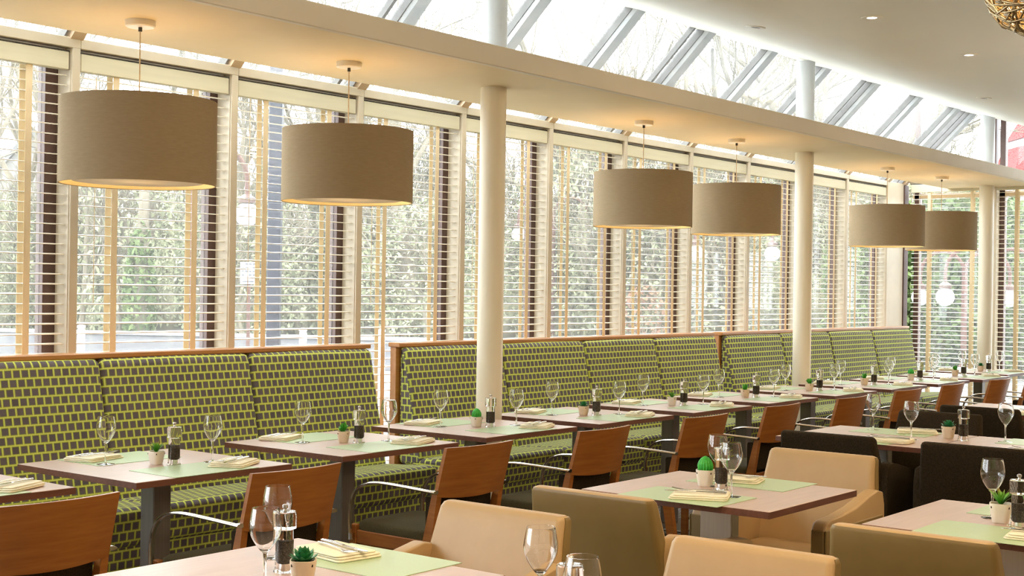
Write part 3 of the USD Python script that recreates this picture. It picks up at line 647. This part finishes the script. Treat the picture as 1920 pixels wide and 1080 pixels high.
def plant(kind, label, loc, rz):
    t = thing('potted_succulent', label, 'potted plant', loc, rz)
    rings = []
    for z, s, r in ((0, .036, .008), (.004, .042, .012), (.025, .050, .016), (.045, .056, .018), (.052, .0565, .018), (.052, .050, .015), (.044, .049, .014)):
        q = rrect(s, s, r, 4); rings.append(np.c_[q, np.full(len(q), z)])
    part(t, 'pot', loft(rings), M_POTW if kind in ('spiky', 'cactus') else M_POT, smooth=35)
    part(t, 'soil', box(-.0235, .0235, -.0235, .0235, .040, .0455), M_SOIL)
    r = random.Random(hash(kind) % 1000 if False else len(kind) * 13); ms = []
    if kind == 'spiky':
        for k in range(26):
            ms.append(moved(leaf(r.uniform(.040, .060), .007, .0022, math.radians(r.uniform(48, 86)), -.25), (0, 0, .045), rz=k * 137.5)); mm = M_SPIKE
    elif kind == 'cactus':
        n = 16; a = np.linspace(0, 2 * np.pi, n * 6, endpoint=False); rings = []
        for s in np.linspace(0, 1, 14):
            R = .023 * math.sin(math.pi * (.18 + .82 * s)) ** .6 + .0008; rr = R * (1 + .10 * np.cos(n * a) * (1 - s * .7))
            rings.append(np.c_[rr * np.cos(a), rr * np.sin(a), np.full(len(a), .043 + .052 * s)])
        ms.append(loft(rings)); mm = M_CACTUS
    elif kind == 'rosette':
        for ring_, (cnt, el, L) in enumerate(((10, 14, .036), (9, 34, .034), (7, 54, .030), (5, 72, .024))):
            for k in range(cnt):
                ms.append(moved(leaf(L, .017, .005, math.radians(el), .2), (0, 0, .048 + ring_ * .002), rz=k * 360 / cnt + ring_ * 21)); mm = M_ROSETTE
    else:
        for k in range(44):
            ms.append(moved(leaf(r.uniform(.022, .034), .012, .004, math.radians(r.uniform(15, 85)), .1), (r.uniform(-.010, .010), r.uniform(-.010, .010), .048 + r.uniform(0, .016)), rz=k * 137.5)); mm = M_LEAF
    part(t, 'foliage', cat_(ms), mm, smooth=40)
    return t
def napkin(label, loc, rz):
    t = thing('napkin', label, 'napkin', loc, rz)
    rings = [rrect(.20, .145, .012, 3), rrect(.196, .140, .012, 3), rrect(.186, .132, .012, 3)]
    for k, (q, z, th, off) in enumerate(zip(rings, (.0, .0062, .012), (.006, .0056, .0050), ((0, 0), (.003, -.002), (.006, .003)))):
        part(t, 'fold', loft([np.c_[q * s + off, np.full(len(q), z + th * f) + .0012 * np.sin(q[:, 0] * 30) * (f > .5)] for s, f in ((.97, 0), (1, .3), (1, .7), (.965, 1))]), M_NAPKIN, smooth=50)
    return t
def fork(label, loc, rz):
    t = thing('fork', label, 'fork', loc, rz)
    P = [(-.095, 0, .004), (-.04, 0, .0065), (.02, 0, .0055), (.045, 0, .003)]
    part(t, 'handle', tube(P, [.0045, .0036, .0028, .0034], 8, flat=(1.3, .5)), M_CUTLERY, smooth=50)
    part(t, 'tines', cat_([box(.042, .058, -.010, .010, .0022, .0042, .0008)] + [tube([(.057, y, .0032), (.080, y, .0055), (.098, y, .009)], [.0014, .0012, .0006], 5) for y in (-.008, -.0027, .0027, .008)]), M_CUTLERY, smooth=40)
    return t
def knife(label, loc, rz):
    t = thing('knife', label, 'knife', loc, rz)
    part(t, 'handle', tube([(-.105, 0, .004), (-.06, 0, .0055), (-.002, 0, .0045)], [.0052, .0055, .004], 8, flat=(1.2, .6)), M_CUTLERY, smooth=50)
    part(t, 'blade', prism([(-.004, -.006), (.07, -.010), (.10, -.006), (.108, .002), (.10, .006), (-.004, .006)], .003, .0047, 'z'), M_CUTLERY)
    return t

KINDS = {}
def put(maker, key, label, loc, rz=0, **kw):
    if key in KINDS: return copy(KINDS[key], label, loc, rz)
    if maker is plant: KINDS[key] = plant(kw['kind'], label, loc, rz)
    elif maker in (wine_glass, mill): KINDS[key] = maker(label, loc)
    else: KINDS[key] = maker(label, loc, rz)
    return KINDS[key]
def placemat(label, loc, rz):
    t = thing('placemat', label, 'placemat', loc, rz)
    q = rrect(.40, .28, .004, 2)
    part(t, 'sheet', loft([np.c_[q, np.full(len(q), z)] for z in (0, .0016)]), M_MAT)
    return t
ZM = ZT + .0016
def setting(cx, cy, rz, who, side, gl=(.178, -.125), nap=(.19, -.255), nrz=24, seed=0, mat_c=(0, -.235)):
    """local frame: the diner sits at -y and faces +y"""
    r = random.Random(seed); c, s = math.cos(math.radians(rz)), math.sin(math.radians(rz))
    at = lambda x, y: (cx + c * x - s * y, cy + s * x + c * y)
    put(placemat, 'placemat', f'green placemat at the {side} of {who}', (*at(*mat_c), ZT), rz)
    nx, ny = nap[0] + r.uniform(-.012, .012), nap[1] + r.uniform(-.012, .012)
    nr = rz + nrz + r.uniform(-6, 6)
    put(napkin, 'napkin', f'folded ivory napkin at the {side} of {who}', (*at(nx, ny), ZM), nr)
    zc = ZM + .0182
    put(fork, 'fork', f'fork on the napkin at the {side} of {who}', (*at(nx - .01, ny + .016), zc), nr + 172)
    put(knife, 'knife', f'knife on the napkin at the {side} of {who}', (*at(nx - .005, ny - .018), zc), nr + 176)
    if gl is not None:
        gx, gy = gl[0] + r.uniform(-.006, .006), gl[1] + r.uniform(-.006, .006)
        on = abs(gx - mat_c[0]) < .16 and abs(gy - mat_c[1]) < .11
        put(wine_glass, 'wine_glass', f'wine glass at the {side} of {who}', (*at(gx, gy), ZM if abs(gx - mat_c[0]) < .235 and abs(gy - mat_c[1]) < .175 else ZT))
PK = ['bushy', 'spiky', 'bushy', 'cactus', 'rosette', 'spiky', 'bushy', 'bushy', 'bushy', 'cactus', 'bushy', 'rosette']
PL = {'spiky': 'spiky red-tipped succulent in a pale pot', 'bushy': 'bushy bright green succulent in a tan pot', 'cactus': 'round ribbed green cactus in a pale pot', 'rosette': 'dark green rosette succulent in a tan pot'}
for i, (x, y, who) in enumerate(wall_tables):
    setting(x, y, 0, who, 'aisle side', seed=i)
    if i != 11 or True:
        setting(x, y, 180, who, 'bench side', gl=(.150, -.110), nap=(.10, -.275), nrz=20, seed=50 + i)
    put(plant, PK[i], f'{PL[PK[i]]} on the {who}', (x - .012, y - .015, ZT), rng.uniform(0, 90), kind=PK[i])
    put(mill, 'mill', f'clear pepper mill on the {who}', (x + .024, y - .078, ZT))

def fsetting(i, sgn, **kw):
    x, y, who = front_tables[i]
    setting(x, y, -90 if sgn < 0 else 90, who, 'near side' if sgn < 0 else 'far side', **kw)
# local -y is the diner: rz=-90 turns it to -x (the near side), rz=90 to +x
fsetting(0, -1, gl=(.115, -.135), nap=(.05, -.225), nrz=18, seed=101)
fsetting(0, 1, gl=None, nap=(.07, -.225), nrz=20, seed=102)
fsetting(1, 1, gl=None, nap=(.10, -.235), nrz=-10, seed=103)
fsetting(2, -1, gl=(-.10, .06), nap=(.13, -.235), nrz=5, seed=104)
fsetting(2, 1, gl=None, nap=(-.06, -.235), nrz=12, seed=105)
fsetting(4, -1, gl=None, nap=(.16, -.245), nrz=12, seed=106)
fsetting(4, 1, gl=None, nap=(-.12, -.26) if False else (-.09, -.275), nrz=16, seed=107)
fsetting(5, -1, gl=None, nap=(.10, -.23), nrz=10, seed=108)
fsetting(5, 1, gl=None, nap=(-.17, -.285), nrz=10, seed=109)
fsetting(6, -1, gl=(.16, -.125), nap=(.17, -.25), nrz=10, seed=110)
w_ = front_tables
g = KINDS['wine_glass']
for px, py, lab in ((497, 1086, 'wine glass at the front of the bottom left table, left of the pepper mill'), ): pass
def onz(px, py, z):
    d = _f + _r * (px - 960) / FPX - _u * (py - 540) / FPX; k = (z - EYE) / d[2]
    return np.array([0, 0, EYE]) + k * d
def stand(px, py): return tuple(onz(px, py, ZT)[:2]) + (ZT,)
copy(g, 'wine glass at the bottom left table, left of the pepper mill', stand(496, 1102))
copy(g, 'wine glass at the bottom left table, behind the pepper mill', stand(519, 1046))
copy(KINDS['mill'], 'clear pepper mill at the bottom left table', stand(533, 1072))
copy(KINDS['rosette'], 'dark green rosette succulent in a tan pot at the bottom left table', stand(568, 1094), 40, sc=(1.1,) * 3)
copy(g, 'wine glass at the bottom edge, before the tan chair back', stand(1012, 1148))
copy(g, 'wine glass at the bottom edge, right of the cropped pepper mill', stand(1090, 1222))
copy(g, 'wine glass on the cactus table, just behind the pepper mill', stand(1345, 912))
copy(g, 'wine glass on the joined tables, leftmost of three', stand(1637, 806))
copy(g, 'wine glass on the joined tables, middle of three', stand(1708, 824))
copy(g, 'wine glass on the joined tables, rightmost of three', stand(1885, 829))
copy(KINDS['mill'], 'clear pepper mill at the bottom edge, only its head in view', stand(1067, 1196))
copy(KINDS['cactus'], 'round ribbed green cactus in a pale pot on the cactus table', stand(1322, 911), 20, sc=(1.15,) * 3)
copy(KINDS['mill'], 'clear pepper mill on the cactus table', stand(1352, 918))
copy(KINDS['spiky'], 'spiky red-tipped succulent in a pale pot on the lower right corner table', stand(1876, 980), 15, sc=(1.18,) * 3)
copy(KINDS['mill'], 'clear pepper mill on the lower right corner table', stand(1910, 992))
copy(KINDS['rosette'], 'dark green rosette succulent in a tan pot on the joined tables', stand(1778, 822), 10, sc=(1.15,) * 3)
copy(KINDS['mill'], 'clear pepper mill on the joined tables', stand(1806, 826))

# ------------------------------------------------------------------ outside
solo('ground_outside', box(-60, 120, W + .4, 140, -.3, -.12), M_ROAD, 'pale tarmac ground outside the windows', kind='structure')
solo('ground_end', box(XW + .3, 120, -60, W + .4, -.3, -.12), M_ROAD, 'pale tarmac ground beyond the end wall', kind='structure')
def at_px(px, depth):
    p = ray_at(px, 540, depth); return p[0], p[1]
# wooded bank: a long mound of earth
rings = []
for s in np.linspace(0, 1, 24):
    px = -900 + 3400 * s; d = 44 - 9 * s
    cx, cy = at_px(px, d); dirv = np.array([cx, cy]) / np.hypot(cx, cy)
    h = 4.2 + .8 * math.sin(s * 11) - 1.0 * s
    ring = []
    for k in (-1, -.75, -.45, -.15, .2, .6, 1):
        hh = h * (1 - k * k) ** 1.0 + .4 * meshkit.noise(np.array([s * 30, k * 3, 1.0])) * (abs(k) < 1) - .15
        ring.append((cx + dirv[0] * k * 9, cy + dirv[1] * k * 9, hh))
    rings.append(ring)
solo('bank', loft(rings), M_BANK, 'earth bank under the trees outside', 'bank', smooth=True)

def bare_tree(seed, h=9.0):
    r = random.Random(seed); segs = []; fine = []
    def grow(p, d, L, rad, lev):
        n = 4; pts = [np.array(p)]; dd = np.array(d, float)
        for k in range(n):
            dd = dd + np.array([r.gauss(0, .13), r.gauss(0, .13), r.gauss(.03, .08)]); dd /= np.linalg.norm(dd); pts.append(pts[-1] + dd * L / n)
        rr = np.linspace(rad, rad * .55, n + 1)
        (segs if lev < 2 else fine).append(tube(pts, rr, 6 if lev < 2 else 3, cap=False))
        if lev >= 4: return
        for k in range(3 if lev else 6):
            i = r.randint(1 if lev else 2, n); a = r.uniform(0, 2 * math.pi); sp = r.uniform(.35, .85)
            ax = np.cross(dd, [math.cos(a), math.sin(a), .3]); ax /= np.linalg.norm(ax)
            nd = dd * math.cos(sp) + ax * math.sin(sp); nd[2] += .12
            grow(pts[i], nd / np.linalg.norm(nd), L * r.uniform(.50, .72), max(rr[i] * .6, .009), lev + 1)
    grow((0, 0, -.3), (0, 0, 1), h * .5, h * .017, 0)
    return cat_(segs), cat_(fine)
def leaf_mass(seed, rx, ry, rz_, n, size):
    r = np.random.default_rng(seed)
    d = r.normal(size=(n, 3)); d /= np.linalg.norm(d, axis=1, keepdims=True); rad = r.uniform(.55, 1.0, n) ** .5
    bump_ = .72 + .5 * meshkit.fbm(d * 2.2 + seed, 3, seed)
    c = d * (rad * bump_)[:, None] * [rx, ry, rz_] + [0, 0, rz_ * .9]
    a = r.normal(size=(n, 3)); a /= np.linalg.norm(a, axis=1, keepdims=True); b = np.cross(a, r.normal(size=(n, 3))); b /= np.linalg.norm(b, axis=1, keepdims=True)
    s = (size * r.uniform(.6, 1.3, n))[:, None]
    v = np.stack([c - a * s, c + b * s * .5, c + a * s, c - b * s * .5], 1).reshape(-1, 3); k = np.arange(n)[:, None] * 4
    f = np.concatenate([k + [0, 1, 2], k + [0, 2, 3]], 0)
    v = v[:]; v[:, 2] = np.maximum(v[:, 2], -.1)
    return trimesh.Trimesh(v, f, process=False)

protos = []
def zone(px):
    for lim, n in ((430, 'outside the two leftmost windows'), (690, 'outside, between the navy post and the second drum lamp'), (900, 'outside, just left of the nearest column'), (1110, 'outside, between the nearest column and the third drum lamp'), (1300, 'outside, behind the third drum lamp'), (1500, 'outside, behind the fourth drum lamp and left of the second column'), (9999, 'outside, right of the second column')):
        if px < lim: return n
tr = random.Random(11)
def bank_h(px, depth):
    return 0
TREES = [(-20, 30), (40, 38), (105, 33), (210, 36), (290, 31), (365, 39), (420, 33), (470, 41), (560, 34), (620, 38), (720, 36), (770, 29), (830, 39), (960, 40), (1010, 35), (1080, 33), (1120, 40), (1180, 37), (1245, 36), (1330, 33), (1370, 40), (1440, 36), (1470, 42), (1560, 31), (1620, 36)]
for i, (px, d) in enumerate(TREES):
    x, y = at_px(px, d); sc = tr.uniform(.85, 1.25); z = 1.4; TL = 'bare winter tree ' + zone(px); TG = 'bare trees ' + zone(px)
    if i < 5:
        t = thing('bare_tree', TL, 'tree', (x, y, z), tr.uniform(0, 360), TG, sc=(sc,) * 3)
        s_, f_ = bare_tree(20 + i); part(t, 'trunk', s_, M_BARK, smooth=True); part(t, 'twigs', f_, M_BARK)
        protos.append(t)
    else: copy(protos[i % 5], TL, (x, y, z), tr.uniform(0, 360), TG, (sc,) * 3)
bush = []
for i in range(34):
    px = -60 + 1800 * i / 33 + tr.uniform(-20, 20); d = tr.choice((29, 31.5, 34)) + tr.uniform(-1, 1); x, y = at_px(px, d); sc = tr.uniform(.85, 1.2); BLAB = 'pale olive shrub ' + zone(px); BG = 'olive shrubs ' + zone(px)
    if i < 3:
        t = thing('bank_shrub', BLAB, 'shrub', (x, y, .2), 0, BG, sc=(sc, sc, sc * 1.25)); part(t, 'foliage', leaf_mass(5 + i, 1.6, 1.6, 1.7, 3600, .055), M_BUSH); part(t, 'stems', cat_([moved(m_, (ox, oy, 0)) for ox, oy, sd in ((0, 0, 40), (.7, .3, 50), (-.6, -.4, 55), (.1, -.8, 58)) for m_ in bare_tree(sd + i, 4.2)]), M_BARK); bush.append(t)
    else: copy(bush[i % 3], BLAB, (x, y, .2), tr.uniform(0, 360), BG, (sc, sc, sc * tr.uniform(.9, 1.5)))
hed = []
for i in range(9):
    px = 1660 + 50 * i; d = 26 + (i % 2) * 1.6; x, y = at_px(px, d); lab = 'dense green hedge shrub outside the end wall'
    if i < 2:
        t = thing('hedge_shrub', lab, 'hedge', (x, y, -.1), 0, 'green hedge outside the end wall', sc=(1, 1, 1.0)); part(t, 'foliage', leaf_mass(60 + i, 1.25, 1.25, 1.75, 9000, .075), M_HEDGE); part(t, 'stems', bare_tree(70 + i, 3.0)[0], M_BARK); hed.append(t)
    else: copy(hed[i % 2], lab, (x, y, -.1), 50 * i, 'green hedge outside the end wall', (1, 1, tr.uniform(.9, 1.12)))
x, y = at_px(1208, 27)
t = thing('russet_shrub', 'russet-leaved shrub outside, below the third drum lamp', 'shrub', (x, y, .2)); part(t, 'foliage', leaf_mass(81, .45, .45, .75, 420, .05), M_RUSSET); part(t, 'stems', bare_tree(82, 1.6)[0], M_BARK)
x, y = at_px(262, 27)
t = thing('ivy_trunk', 'ivy-clad tree trunk outside the second window from the left', 'tree', (x, y, -.1)); part(t, 'trunk', tube([(0, 0, 0), (.05, 0, 2), (.1, 0, 4.2)], [.16, .13, .08], 8), M_BARK, smooth=True); part(t, 'ivy', leaf_mass(83, .34, .34, 1.45, 1500, .07), M_HEDGE)

# street lamps with opal globes
def street_lamp(loc, rz, label, h, arms, R):
    t = thing('street_lamp', label, 'street lamp', loc, rz)
    part(t, 'pole', lathe([(0, 0), (.09, 0), (.09, .3), (.055, .34), (.05, h), (0, h)], 16), M_POLE, smooth=35)
    for s in arms:
        a = np.linspace(math.pi, 0, 14); rr = .38
        P = [(0, 0, h - .5)] + [(s * (rr + rr * math.cos(q)), 0, h + rr * 1.1 * math.sin(q) - .2) for q in a] + [(s * 2 * rr, 0, h - .38)]
        b = part(t, 'swan_neck', tube(P, .032, 8), M_POLE, smooth=60)
        part(t, 'gallery', lathe([(0, -.06), (.10, -.06), (.11, .0), (.04, .05), (0, .05)], 16, (s * 2 * rr, 0, h - .40)), M_BROWN, smooth=40)
        g_ = trimesh.creation.icosphere(3, R); g_.apply_translation((s * 2 * rr, 0, h - .45 - R)); part(t, 'globe', g_, M_GLOBE, smooth=True)
    return t
def lamp_at(px, py, depth, side, label, rz, arms, R=.155):
    """the globe at (px, py) hangs from the arm on SIDE"""
    p = ray_at(px, py, depth); c, s = math.cos(math.radians(rz)), math.sin(math.radians(rz)); off = side * .76
    h = p[2] + .45 + R
    street_lamp((p[0] - c * off, p[1] - s * off, -.12), rz, label, h + .12, arms, R)
AZ = math.degrees(math.atan2(-math.cos(YAW), math.sin(YAW)))
lamp_at(1772, 557, 23, -1, 'swan-neck street lamp with white globes outside the end wall', AZ, (-1, 1), .155)
lamp_at(1782, 508, 31, -1, 'farther swan-neck street lamp behind the white globe outside the end wall', AZ + 20, (-1, 1), .16)
lamp_at(1893, 560, 24, 1, 'swan-neck street lamp right of the farthest column', AZ - 25, (-1, 1), .155)
lamp_at(463, 402, 17, 1, 'street lamp with a white globe beside the navy post', AZ + 40, (1,), .15)
lamp_at(972, 440, 30, -1, 'street lamp with a white globe seen right of the nearest column', AZ, (-1, 1), .155)
lamp_at(1448, 476, 27, 1, 'street lamp with a white globe seen below the fourth drum lamp', AZ, (-1, 1), .155)
lamp_at(1205, 485, 40, 1, 'small far street lamp seen below the third drum lamp', AZ, (-1, 1), .155)
# notice, navy post, white bollards
p = ray_at(466, 512, 16.8)
t = thing('notice_board', 'white printed notice on a thin post outside, left of the navy post', 'sign', (p[0], p[1], 0), AZ)
part(t, 'board', box(-.10, .10, -.012, .012, p[2] - .135, p[2] + .135, .003), M_SIGN); part(t, 'post', box(-.02, .02, .012, .04, -.12, p[2] + .1), M_POLE)
rows = [box(-.085 + .045 * c_, -.085 + .045 * c_ + .034, -.0145, -.012, p[2] + .10 - .045 * r_, p[2] + .10 - .045 * r_ + .022) for r_ in range(4) for c_ in range(4) if (r_ * 3 + c_) % 5]
part(t, 'printed_lines', cat_(rows + [box(-.07, .07, -.0145, -.012, p[2] - .115, p[2] - .095)]), M_INK)
p = ray_at(516, 400, 9.6)
t = thing('navy_post', 'dark navy square post standing outside the third window', 'post', (p[0], p[1], -.12), math.degrees(YAW))
part(t, 'shaft', box(-.045, .045, -.045, .045, 0, 3.1, .004), M_NAVY); part(t, 'foot_plate', box(-.08, .08, -.08, .08, 0, .012), M_NAVY); part(t, 'cap', box(-.05, .05, -.05, .05, 3.1, 3.12, .003), M_NAVY)
for px, lab in ((152, 'white bollard outside the second window, beside its left mullion'), (568, 'white bollard outside, right of the navy post'), (715, 'white bollard outside, behind the gap between benches')):
    p = ray_at(px, 640, 20)
    t = thing('bollard', lab, 'bollard', (p[0], p[1], -.12))
    part(t, 'shaft', lathe([(0, 0), (.055, 0), (.055, .86), (.045, .9), (0, .9)], 16), M_SIGN, smooth=35); part(t, 'cap', lathe([(0, .9), (.06, .9), (.06, .93), (0, .95)], 16), M_SIGN, smooth=35)
# low wall of the car park
a, b = at_px(-200, 27.5), at_px(1500, 24)
L = math.hypot(b[0] - a[0], b[1] - a[1]); rzw = math.degrees(math.atan2(b[1] - a[1], b[0] - a[0]))
t = thing('low_wall', 'low pale wall along the car park outside', 'wall', (a[0], a[1], -.12), rzw)
part(t, 'wall_face', box(0, L, 0, .25, 0, .55, .01), M_SLATE); part(t, 'coping', box(0, L, -.04, .29, .55, .62, .01), M_RENDER)
# gabled house far left, red-roofed turret far right
p = ray_at(60, 300, 46)
t = thing('gabled_house', 'pale gabled house with a grey roof, far outside the leftmost window', 'house', (p[0], p[1], 0), AZ + 10)
part(t, 'walls', prism([(-2.4, 0), (2.4, 0), (2.4, 3.4), (0, 6.4), (-2.4, 3.4)], 0, 6, 'y'), M_RENDER)
part(t, 'roof', cat_([prism([(0, 6.4), (2.7, 3.1), (2.75, 3.25), (0, 6.6)], -.2, 6.2, 'y'), prism([(0, 6.4), (-2.7, 3.1), (-2.75, 3.25), (0, 6.6)], -.2, 6.2, 'y')]), M_SLATE)
part(t, 'window', box(-.5, .5, -.04, .02, 1.2, 2.6), M_SLATE)
d = 60; k = d / FPX
p = ray_at(1942, 310, d); zb_ = p[2]
t = thing('turret', 'red-roofed turret with a white lantern, at the right edge above the soffit', 'tower', (p[0], p[1], -.12), AZ)
def frust(w0, z0, w1, z1): return trimesh.convex.convex_hull(np.array([(sx * w, sy * w, z) for w, z in ((w0, z0), (w1, z1)) for sx in (-1, 1) for sy in (-1, 1)]))
part(t, 'body', box(-1.15, 1.15, -1.15, 1.15, 0, zb_ - .3), M_RENDER)
part(t, 'lower_roof', frust(62 * k, zb_ - .4, 46 * k, zb_ + 36 * k), M_REDROOF); part(t, 'lantern', box(-36 * k, 36 * k, -36 * k, 36 * k, zb_ + 36 * k, zb_ + 52 * k), M_SIGN)
part(t, 'upper_roof', frust(42 * k, zb_ + 52 * k, 14 * k, zb_ + 110 * k), M_REDROOF); part(t, 'finial', lathe([(0, zb_ + 110 * k), (.06, zb_ + 110 * k), (.02, zb_ + 130 * k), (0, zb_ + 130 * k)], 8), M_SIGN)
